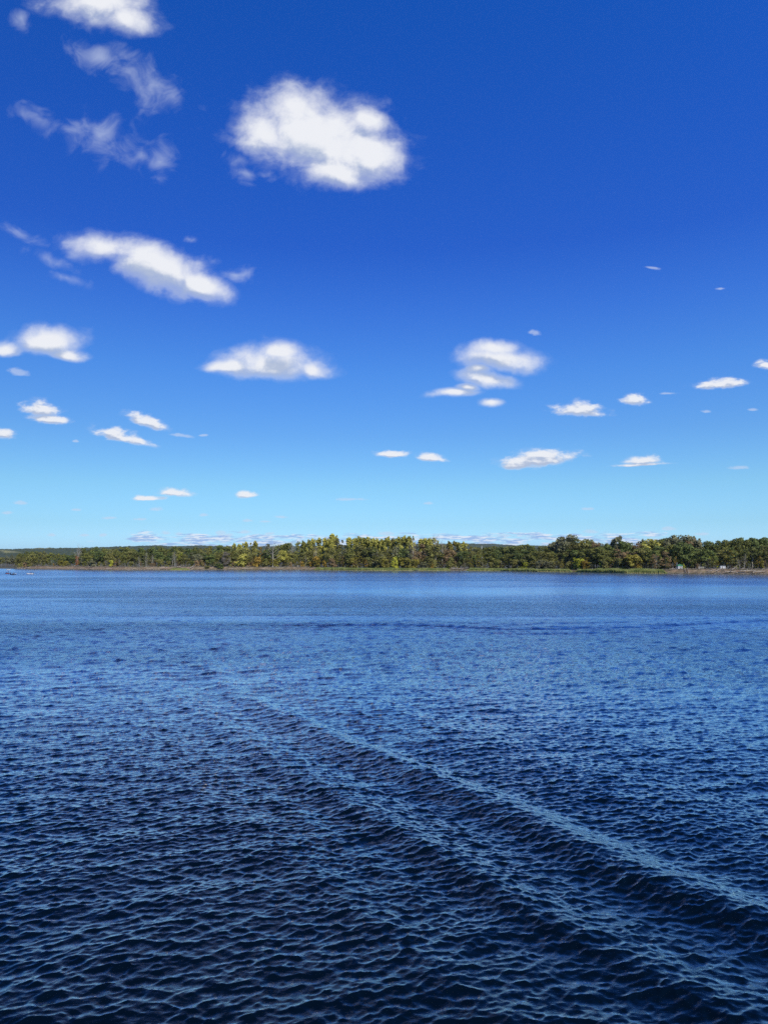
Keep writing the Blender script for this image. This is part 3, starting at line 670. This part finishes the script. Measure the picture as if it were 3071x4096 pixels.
# ------------------------------------------------------------ reeds
def reed_mat():
    m, G, b = mat('reeds', .8); co = G.n('ShaderNodeNewGeometry').outputs['Position']
    h = G.n('ShaderNodeAttribute', attribute_name='h').outputs['Fac']
    n = G.noise(co, .25, 3, .6)
    up = G.mix(G.mr(n, .35, .65), (.11, .15, .032), (.25, .27, .075))
    G.put(b.inputs['Base Color'], G.mix(G.mr(h, .12, .38), (.36, .31, .13), up)); return m
m_reed = reed_mat()
def reeds(x0, x1, n, label, hgt=2.1, depth=5.0):
    rg = np.random.default_rng(int(x0)); X = x0 + (x1 - x0) * rg.random(n); D = np.array([shore_d(q) for q in X]) - 1.2 + depth * rg.random(n) ** 1.3
    x = np.array([gx(a, c) for a, c in zip(X, D)])
    edge = np.clip(np.minimum(X - x0, x1 - X) / 14, .35, 1)
    H = hgt * (.62 + .5 * vnoise(x, D, 6, 5) + .22 * rg.random(n)) * edge; w = .07 + .09 * rg.random(n); a = rg.random(n) * np.pi
    lx = rg.normal(size=n) * .25; ux, uy = np.cos(a) * w, np.sin(a) * w * .5; z0 = np.clip((D - np.array([shore_d(q) for q in X])) * .1, -.3, .5)
    V = np.stack([np.stack([x - ux, D - uy, z0], 1), np.stack([x + ux, D + uy, z0], 1), np.stack([x + ux * .8 + lx * .5, D + uy, z0 + H * .6], 1), np.stack([x - ux * .8 + lx * .5, D - uy, z0 + H * .6], 1),
                  np.stack([x + lx, D, z0 + H], 1)], 1).reshape(-1, 3)
    i = np.arange(n) * 5; Fq = np.concatenate([np.stack([i, i + 1, i + 2, i + 3], 1), np.stack([i + 3, i + 2, i + 4, i + 4], 1)])
    me = bpy.data.meshes.new('reed_bed'); me.from_pydata(V.tolist(), [], [tuple(q) if q[2] != q[3] else tuple(q[:3]) for q in Fq.tolist()]); me.materials.append(m_reed)
    at_ = me.attributes.new('h', 'FLOAT', 'POINT'); at_.data.foreach_set('value', np.tile([0, 0, .6, .6, 1.0], n).astype('f4'))
    tag(link('reed_bed', me), label, 'reeds', 'reed beds along the far shore', 'stuff')
reeds(680, 762, 1500, 'short patch of green reeds on the left bank', 1.7, 3)
reeds(1254, 1800, 12000, 'long green reed bed left of the brushwood, dinghy in front')
reeds(1866, 2288, 9000, 'green reed bed between the brushwood and the gap')
reeds(2298, 2664, 10000, 'tall green reed bed right of the gap', 2.5, 6)

# ------------------------------------------------------------ driftwood
def log_at(X, Y, ln, rot, r, label, tilt=0.0, fork=True):
    D = shore_d(X) + 1.0 + 2.4 * random.random(); p = at(X, Y, D); z = max(.3, min(p.z, 3.2)); o = empty('fallen_log', (p.x, D, z - .05), rot)
    mb = MB(); mb.tube([(-ln / 2, 0, 0), (-ln / 6, .1 * ln * .3, .06), (ln / 5, 0, .05 + tilt * ln * .5), (ln / 2, -.2, tilt * ln)], [r, r * .95, r * .7, r * .35], 7); mb.build('trunk', DRIFT, o, True)
    if fork:
        for k in range(3):
            mb = MB(); t = -.1 + .25 * k; mb.tube([(ln * t, 0, .1 + max(0, tilt * ln * t)), (ln * t + .7, .2 * (-1) ** k, .9 + .3 * random.random()), (ln * t + 1.1, .3 * (-1) ** k, 1.5)], [r * .45, r * .3, r * .1], 5); mb.build('branch', DRIFT, o)
    tag(o, label, 'log', 'fallen trees and logs on the bank'); return o
for a in [(80, 2273, 5, .2, .22, 'grey log on the sand left of the twin trunks'), (118, 2272, 7, -.1, .25, 'pale long log on the far left bank'), (205, 2272, 5, .3, .22, 'grey log below the left golden shrub'),
          (335, 2273, 6, .1, .24, 'grey log right of the dark red tree'), (372, 2276, 7, -.2, .22, 'long grey log half way along the left bank'), (440, 2275, 6, .3, .25, 'grey log below the pale lime shrub'),
          (540, 2276, 8, .05, .22, 'long flat log left of the white dead trunk'), (600, 2276, 7, -.1, .22, 'flat log under the white dead trunk'), (655, 2272, 6, .2, .22, 'log on the orange bank left of the short reeds'),
          (722, 2262, 6, .5, .26, 'pale broken trunk leaning beside the forked dead tree', -.35), (768, 2270, 3.5, .9, .28, 'upright root stump right of the short reeds', .5), (800, 2278, 8, .0, .2, 'log lying at the waterline right of the short reeds'),
          (930, 2274, 7, .15, .22, 'grey log below the bare twiggy tree'), (990, 2275, 8, -.1, .22, 'long log below the big yellow-green bush'), (1060, 2275, 9, .05, .22, 'long log left of the bare-limbed tree'),
          (1120, 2272, 7, .2, .22, 'log right of the bare-limbed tree'), (1180, 2275, 8, -.05, .2, 'flat log below the short white trunk'), (1235, 2276, 7, .1, .2, 'log at the left tip of the long reeds'),
          (1815, 2273, 6, .1, .25, 'grey fallen tree in the reed gap'), (1840, 2275, 5, -.3, .22, 'dark broken bough in the reed gap'),
          (2690, 2276, 5, .1, .2, 'log left of the wooden steps'), (2870, 2282, 5, .5, .22, 'leaning bough below the white shed', .25), (2840, 2285, 5, -.4, .2, 'grey bough left of the white shed bank', .2),
          (2925, 2287, 9, .05, .3, 'long white bleached log at the water right of the shed'), (2935, 2274, 6, .6, .18, 'thin pole leaning up the bank right of the shed', .4), (2990, 2283, 10, -.03, .28, 'long pale trunk on the right bank'),
          (3012, 2289, 3, .8, .32, 'pale root stump at the water on the right'), (3035, 2286, 7, .1, .24, 'grey log at the right edge of the bank'), (2960, 2290, 6, .1, .22, 'bleached log lowest on the right bank')]:
    log_at(*a)
def brush(x0, x1, n, label, zhi=1.0):
    rg = np.random.default_rng(int(x0) + 9); mb = MB()
    for k in range(n):
        X = x0 + (x1 - x0) * rg.random(); off = .3 + 6.0 * rg.random(); D = shore_d(X) + off; hb = bank_h(X)
        z = (hb * .22 * off / 3.6 if off < 3.6 else hb * min(1, .22 + .41 * (off - 3))) + .1; x = gx(X, D); a = rg.random() * 6.28; ln = .6 + 2.2 * rg.random() ** 2
        e = (x + math.cos(a) * ln, D + math.sin(a) * ln * .5, z + ln * (.05 + .55 * rg.random() ** 2)); r = .025 + .06 * rg.random() ** 2
        mb.tube([(x, D, z), ((x + e[0]) / 2 + .1, (D + e[1]) / 2, (z + e[2]) / 2 + .12), e], [r, r * .8, r * .3], 3, False)
    tag(mb.build('brushwood', DRIFT), label, 'brushwood', 'dead branches along the shore', 'stuff')
brush(70, 1255, 4200, 'tangle of grey dead branches along the left bank')
brush(1796, 1868, 420, 'fallen brushwood in the gap of the reeds')
brush(2640, 3090, 2000, 'tangle of dead branches along the right bank')

# ------------------------------------------------------------ huts, steps, table, fence
def paint(name, c, rough=.6, var=.15):
    m, G, b = mat(name, rough); co = G.n('ShaderNodeTexCoord').outputs['Object']
    G.put(b.inputs['Base Color'], G.mix(G.mr(G.noise(co, 2.0, 4, .6), .3, .7), tuple(q * (1 - var) for q in c), c)); return m
WHT = paint('white_paint', (.66, .66, .64)); GRN = paint('green_roof_paint', (.05, .20, .11)); DRK = paint('dark_roofing', (.06, .06, .065)); BLK = paint('black_rubber', (.012, .012, .014), .5)
RED = paint('red_paint', (.50, .03, .03)); GRY = paint('grey_weathered_wood', (.34, .32, .29), .9, .3); WOOD = paint('brown_wood', (.26, .17, .10), .9, .3); GLS = paint('dark_glass', (.02, .03, .04), .1); SIL = paint('silver_metal', (.55, .56, .58), .35)
D = shore_d(2719) + 7; p = at(2719, 2272, D); h = empty('green_roofed_hut', (p.x, D + 1.2, 3.0), .12); tag(h, 'small white hut with a green hipped roof on the right bank', 'hut')
mb = MB(); W2, Dp, Hh = 3.3, 2.6, 2.0
mb.box((0, Dp / 2, Hh / 2), (W2, .1, Hh)); mb.box((-W2 / 2, 0, Hh / 2), (.1, Dp - .1, Hh)); mb.box((W2 / 2, 0, Hh / 2), (.1, Dp - .1, Hh)); mb.box((-1.05, -Dp / 2, Hh / 2), (1.2, .1, Hh)); mb.box((1.2, -Dp / 2, Hh / 2), (.9, .1, Hh)); mb.box((.15, -Dp / 2, Hh - .15), (1.2, .096, .3)); mb.build('wall', WHT, h)
mb = MB(); mb.box((.15, -Dp / 2 + .03, .85), (.84, .05, 1.7)); dr_ = mb.build('door', GRY, h); mb = MB(); mb.tube([(.42, -Dp / 2 - .03, .9), (.42, -Dp / 2 - .03, 1.05)], [.02, .02], 5); mb.build('handle', SIL, dr_)
mb = MB(); mb.box((-1.05, -Dp / 2 - .065, 1.2), (.66, .03, .62)); f_ = mb.build('window', GRY, h); mb = MB(); mb.box((-1.05, -Dp / 2 - .085, 1.2), (.5, .012, .46)); mb.build('pane', GLS, f_)
mb = MB(); e = .4; x, y = W2 / 2 + e, Dp / 2 + e; mb.add([(-x, -y, Hh), (x, -y, Hh), (x, y, Hh), (-x, y, Hh), (-x, -y, Hh + .1), (x, -y, Hh + .1), (x, y, Hh + .1), (-x, y, Hh + .1), (-.7, 0, Hh + .95), (.7, 0, Hh + .95)],
  [(3, 2, 1, 0), (0, 1, 5, 4), (1, 2, 6, 5), (2, 3, 7, 6), (3, 0, 4, 7), (4, 5, 9, 8), (6, 7, 8, 9), (5, 6, 9), (7, 4, 8)]); mb.build('roof', GRN, h)
D = shore_d(2891) + 7; p = at(2891, 2273, D); h = empty('garden_shed', (p.x, D + 1.0, 3.05), -.15); tag(h, 'boxy white shed with a flat dark roof on the right bank', 'shed')
mb = MB(); mb.box((0, 0, 1.1), (2.9, 2.0, 2.2)); mb.build('wall', WHT, h)
mb = MB(); mb.box((0, -.05, 2.27), (3.3, 2.5, .13)); mb.build('roof', DRK, h)
mb = MB(); mb.box((-.45, -1.02, .95), (.8, .04, 1.8)); d2 = mb.build('door', GRY, h); mb = MB(); mb.tube([(-.15, -1.06, .95), (-.15, -1.06, 1.08)], [.02, .02], 5); mb.build('handle', SIL, d2)
mb = MB(); mb.box((.75, -1.02, 1.4), (.5, .04, .45)); w2 = mb.build('window', GRY, h); mb = MB(); mb.box((.75, -1.045, 1.4), (.36, .012, .32)); mb.build('pane', GLS, w2)
D = shore_d(2745) + 1.4; h = empty('wooden_steps', (gx(2745, D), D, .25)); tag(h, 'steep wooden steps with two leaning rails down the right bank', 'steps')
for sx in (-.8, .8):
    mb = MB(); mb.tube([(sx, -.6, -.2), (sx + .45, 2.8, 3.6)], [.10, .09], 6); mb.build('rail', GRY, h)
for k in range(9):
    f = k / 9; mb = MB(); mb.box((.45 * f, -.3 + 2.8 * f, .12 + 2.8 * f), (1.45, .34, .07)); mb.build('step', WOOD, h)
D = shore_d(2528) + 7.5; h = empty('picnic_table', (gx(2528, D), D, bank_h(2528) + .05), .08); tag(h, 'grey picnic table standing behind the right reed bed', 'table')
mb = MB(); [mb.box((0, -.3 + .2 * k, 1.02), (3.4, .17, .07)) for k in range(4)]; mb.build('tabletop', GRY, h)
for sx in (-1.2, 1.2):
    for sy in (-.35, .35): mb = MB(); mb.box((sx, sy, .48), (.11, .11, 1.0)); mb.build('leg', GRY, h)
for sy in (-.85, .85): mb = MB(); mb.box((0, sy, .55), (3.2, .28, .06)); mb.box((-1.1, sy, .26), (.1, .2, .52)); mb.box((1.1, sy, .26), (.1, .2, .52)); mb.build('bench', GRY, h)
D = shore_d(2801) + 7; h = empty('wire_fence', (gx(2801, D), D, bank_h(2801)), 0); tag(h, 'short grey wire fence between the hut and the white shed', 'fence')
for k in range(4): mb = MB(); mb.tube([(-1.8 + 1.2 * k, 0, -.2), (-1.8 + 1.2 * k, 0, 1.5)], [.05, .05], 5); mb.build('post', GRY, h)
mb = MB()
for k in range(6): mb.tube([(-1.8, .055, .2 + .24 * k), (1.8, .055, .2 + .24 * k)], [.015, .015], 3)
for k in range(13): mb.tube([(-1.75 + .29 * k, .085, .15), (-1.75 + .29 * k, .085, 1.45)], [.012, .012], 3)
mb.build('wire_mesh', SIL, h)
D = 2300; pt = at(1926, 2184, D); h = empty('radio_mast', (pt.x, D, 1)); tag(h, 'tiny pale mast far off in front of the blue hill', 'mast')
mb = MB(); mb.tube([(0, 0, -2), (0, 0, pt.z * .55), (0, 0, pt.z)], [1.5, 1.0, .35], 8); mb.build('shaft', WHT, h, True); mb = MB(); mb.tube([(0, 0, pt.z * .8), (0, 0, pt.z * .8 + 1.2)], [1.3, 1.3], 10); mb.build('platform', GRY, h)

# ------------------------------------------------------------ people and boats
SKIN = paint('skin', (.48, .28, .19), .6); HAIR = paint('dark_hair', (.03, .02, .015), .8)
def person(loc, rz, coat, legs_m, capm, standing, label):
    bm = bpy.data.meshes.new('body'); P = []; E_ = []; R = []
    def add(p, r, par=None):
        P.append(p); R.append(r); i = len(P) - 1
        if par is not None: E_.append((par, i))
        return i
    hz = .92 if standing else .12
    pel = add((0, 0, hz), .15); bel = add((0, .0, hz + .2), .14, pel); ch = add((0, -.02, hz + .42), .16, bel); nk = add((0, -.02, hz + .58), .06, ch); hd = add((0, -.04, hz + .70), .095, nk); add((0, -.05, hz + .80), .08, hd)
    for s in (-1, 1):
        hp = add((.09 * s, 0, hz - .03), .095, pel)
        kn = add((.12 * s, (-.04 if standing else -.43), (.48 if standing else hz + .02)), .065, hp); an = add((.13 * s, (0 if standing else -.48), (.08 if standing else hz - .38)), .045, kn); add((.14 * s, (-.16 if standing else -.64), (.04 if standing else hz - .41)), .038, an)
        sh = add((.18 * s, -.02, hz + .47), .065, ch); eb = add((.25 * s, -.06, hz + .21), .045, sh); wr = add((.17 * s, -.30, hz + .18), .030, eb); pm = add((.155 * s, -.37, hz + .19), .030, wr)
        for k in range(4): k1 = add(((.125 + .02 * k) * s, -.42, hz + .20), .010, pm); k2 = add(((.12 + .02 * k) * s, -.45 - .004 * (k in (1, 2)), hz + .175), .009, k1)
        add((.12 * s, -.385, hz + .215), .010, pm)
    bm.from_pydata(P, E_, []); ob = bpy.data.objects.new('tmp', bm); sc.collection.objects.link(ob)
    sk = ob.modifiers.new('s', 'SKIN'); 
    if not bm.skin_vertices: pass
    for i, sv_ in enumerate(bm.skin_vertices[0].data if bm.skin_vertices else []): sv_.radius = (R[i], R[i]); sv_.use_root = (i == 0)
    ob.modifiers.new('b', 'SUBSURF').levels = 1
    dg = bpy.context.evaluated_depsgraph_get(); me = bpy.data.meshes.new_from_object(ob.evaluated_get(dg)); bpy.data.objects.remove(ob)
    me.name = 'body'; me.materials.clear()
    for q in (coat, legs_m, SKIN): me.materials.append(q)
    for pl in me.polygons:
        c = pl.center; pl.material_index = 2 if (c.z > hz + .59 or c.y < -.33 and c.z > hz + .14) else (1 if c.z < hz + .06 else 0)
    o = empty('person', loc, rz); tag(o, label, 'person', 'anglers sitting in small boats'); link('body', me, o)
    mb = MB(); mb.tube([(0, -.05, hz + .79), (0, -.045, hz + .85), (0, -.04, hz + .90)], [.108, .10, .05], 10); mb.box((0, -.16, hz + .805), (.15, .12, .015)); mb.build('cap', capm, o, False)
    mb = MB(); mb.tube([(0, -.005, hz + .68), (0, .0, hz + .79)], [.085, .1], 8); mb.build('hair', HAIR, o)
    mb = MB(); mb.tube([(0, -.145, hz + .725), (0, -.165, hz + .70)], [.012, .02], 5); mb.build('nose', SKIN, o)
    return o
def boat(X, Y, L, heading, hull_m, stripe_m, label, inflatable, extras=()):
    d = pxdir(X, Y); D = CAM_H * d[1] / -d[2]; o = empty('small_boat' if not inflatable else 'inflatable_dinghy', (gx(X, D), D, 0.0), heading); tag(o, label, 'boat', 'small fishing boats on the river')
    Wd = L * .38
    if inflatable:
        mb = MB(); r = .24
        pts = [(-L / 2, Wd / 2 - r, .22), (0, Wd / 2 - r, .22), (L * .28, Wd / 2 - r, .26), (L * .44, Wd * .2, .36), (L / 2 - .05, 0, .42), (L * .44, -Wd * .2, .36), (L * .28, -Wd / 2 + r, .26), (0, -Wd / 2 + r, .22), (-L / 2, -Wd / 2 + r, .22)]
        mb.tube(pts, [.12] + [r] * 7 + [.12], 10); mb.build('tube', hull_m, o, True)
        mb = MB(); mb.box((-.1, 0, .12), (L * .8, Wd - 2 * r, .08)); mb.build('floor', GRY, o)
        mb = MB(); mb.box((-L * .42, 0, .32), (.06, Wd - 2 * r, .42)); mb.build('transom', GRY, o)
        if stripe_m:
            for s in (-1, 1): mb = MB(); mb.box((-.1, s * (Wd / 2 + .012), .26), (L * .62, .03, .14)); mb.build('stripe', stripe_m, o)
    else:
        mb = MB(); n = 9; V = []; Fs = []
        for i in range(n):
            f = i / (n - 1); x = -L / 2 + L * f; w = Wd / 2 * (1 - max(0, (f - .45) / .55) ** 2.2) + .01; hh = .48 + .22 * f * f; kl = -.12 + .3 * max(0, (f - .8) / .2) ** 2
            V += [(x, -w, hh), (x, -w * .85, .1), (x, 0, kl), (x, w * .85, .1), (x, w, hh), (x, w - .05 if w > .1 else w * .5, hh), (x, 0, .12), (x, -w + .05 if w > .1 else -w * .5, hh)]
        for i in range(n - 1):
            for k in range(8): a_, b_ = i * 8 + k, i * 8 + (k + 1) % 8; Fs.append((a_, b_, b_ + 8, a_ + 8))
        Fs.append(tuple(range(8))[::-1]); Fs.append(tuple(range(8 * (n - 1), 8 * n))); mb.add(V, Fs); mb.build('hull', hull_m, o, True)
        for x in (-L * .25, L * .1): mb = MB(); mb.box((x, 0, .36), (.28, Wd * .84, .04)); mb.build('seat', GRY, o)
    mt = MB(); mt.box((-L / 2 - .12, 0, .72), (.34, .26, .36), 0, .8); mo = mt.build('outboard_motor', WHT if 'm' in extras else BLK, o)
    mt = MB(); mt.box((-L / 2 - .14, 0, .2), (.12, .1, .7)); mt.build('shaft', BLK, mo)
    if 'canopy' in extras:
        mb = MB(); mb.box((-.1, 0, 1.15), (L * .5, Wd * .9, .06)); mb.build('canopy', DRK, o)
        for a_ in (-1, 1):
            for c_ in (-1, 1): mb = MB(); mb.tube([(-.1 + a_ * L * .22, c_ * Wd * .4, .4), (-.1 + a_ * L * .22, c_ * Wd * .4, 1.13)], [.02, .02], 4); mb.build('canopy_pole', SIL, o)
    if 'screen' in extras:
        mb = MB(); mb.add([(L * .1, -Wd * .3, .4), (L * .1, Wd * .3, .4), (L * .0, Wd * .26, .85), (L * .0, -Wd * .26, .85), (L * .1 + .03, -Wd * .3, .4), (L * .1 + .03, Wd * .3, .4), (.03, Wd * .26, .85), (.03, -Wd * .26, .85)], [(0, 1, 2, 3), (7, 6, 5, 4), (0, 4, 5, 1), (1, 5, 6, 2), (2, 6, 7, 3), (3, 7, 4, 0)]); mb.build('windscreen', GLS, o)
    return o
NAVY = paint('navy_cloth', (.02, .025, .05), .9); KHA = paint('khaki_cloth', (.18, .16, .10), .9); LGT = paint('pale_cloth', (.75, .74, .66), .9); BLU = paint('blue_cloth', (.05, .12, .30), .9)
def seat_in(bt, dx, coat, lg, cp, st, label, rz=0):
    M = Matrix.Rotation(bt.rotation_euler.z, 3, 'Z') @ Vector((dx, 0, .16 if st else .42)); person(bt.location + M, bt.rotation_euler.z + rz, coat, lg, cp, st, label)
b1 = boat(37.5, 2280.5, 3.6, 1.0, WHT, None, 'white boat with a dark canopy, farthest one by the left sandbank', False, ('canopy',))
b2 = boat(35, 2295.5, 3.4, 3.0, BLK, RED, 'dark dinghy with a red stripe, leftmost of the nearer three', True)
b3 = boat(55.5, 2299, 3.2, 3.3, BLK, None, 'black dinghy with a windscreen, between red-striped dinghy and white boat', True, ('screen', 'm'))
b4 = boat(123, 2297, 4.3, 3.1, WHT, None, 'long white open boat, rightmost of the boats on the left', False)
b5 = boat(1664.5, 2283.5, 3.2, 3.15, BLK, None, 'black dinghy with a white outboard in front of the reeds', True, ('m',))
seat_in(b1, -.5, NAVY, KHA, NAVY, False, 'person in dark clothes under the dark canopy', 1.2)
seat_in(b2, -.4, NAVY, NAVY, BLK, True, 'person in black standing in the red-striped dinghy', 1.4); seat_in(b2, .6, NAVY, KHA, BLK, False, 'person sitting low in the red-striped dinghy', 1.5)
seat_in(b3, -.5, KHA, NAVY, NAVY, False, 'person sitting behind the windscreen of the black dinghy', 1.5)
seat_in(b4, -.3, BLU, NAVY, NAVY, False, 'person in blue sitting amidships in the white open boat', 1.4); seat_in(b4, -1.2, NAVY, KHA, BLK, False, 'person in dark clothes at the stern of the white boat', 1.4)
seat_in(b5, -.1, KHA, NAVY, LGT, False, 'person in a pale cap sitting in the dinghy by the reeds', 1.5)

# ------------------------------------------------------------ air
m = bpy.data.materials.new('haze_air'); m.use_nodes = True; G = NT(m.node_tree); G.nt.nodes.remove(m.node_tree.nodes['Principled BSDF'])
pv = G.n('ShaderNodeVolumePrincipled'); pv.inputs['Color'].default_value = (.82, .90, 1.0, 1); pv.inputs['Density'].default_value = 2.4e-5; pv.inputs['Anisotropy'].default_value = .2
G.put([q for q in G.nt.nodes if q.type == 'OUTPUT_MATERIAL'][0].inputs['Volume'], pv.outputs[0])
mb = MB(); mb.box((0, 16400, 77), (68000, 33600, 176)); tag(mb.build('haze', m), kind='stuff')
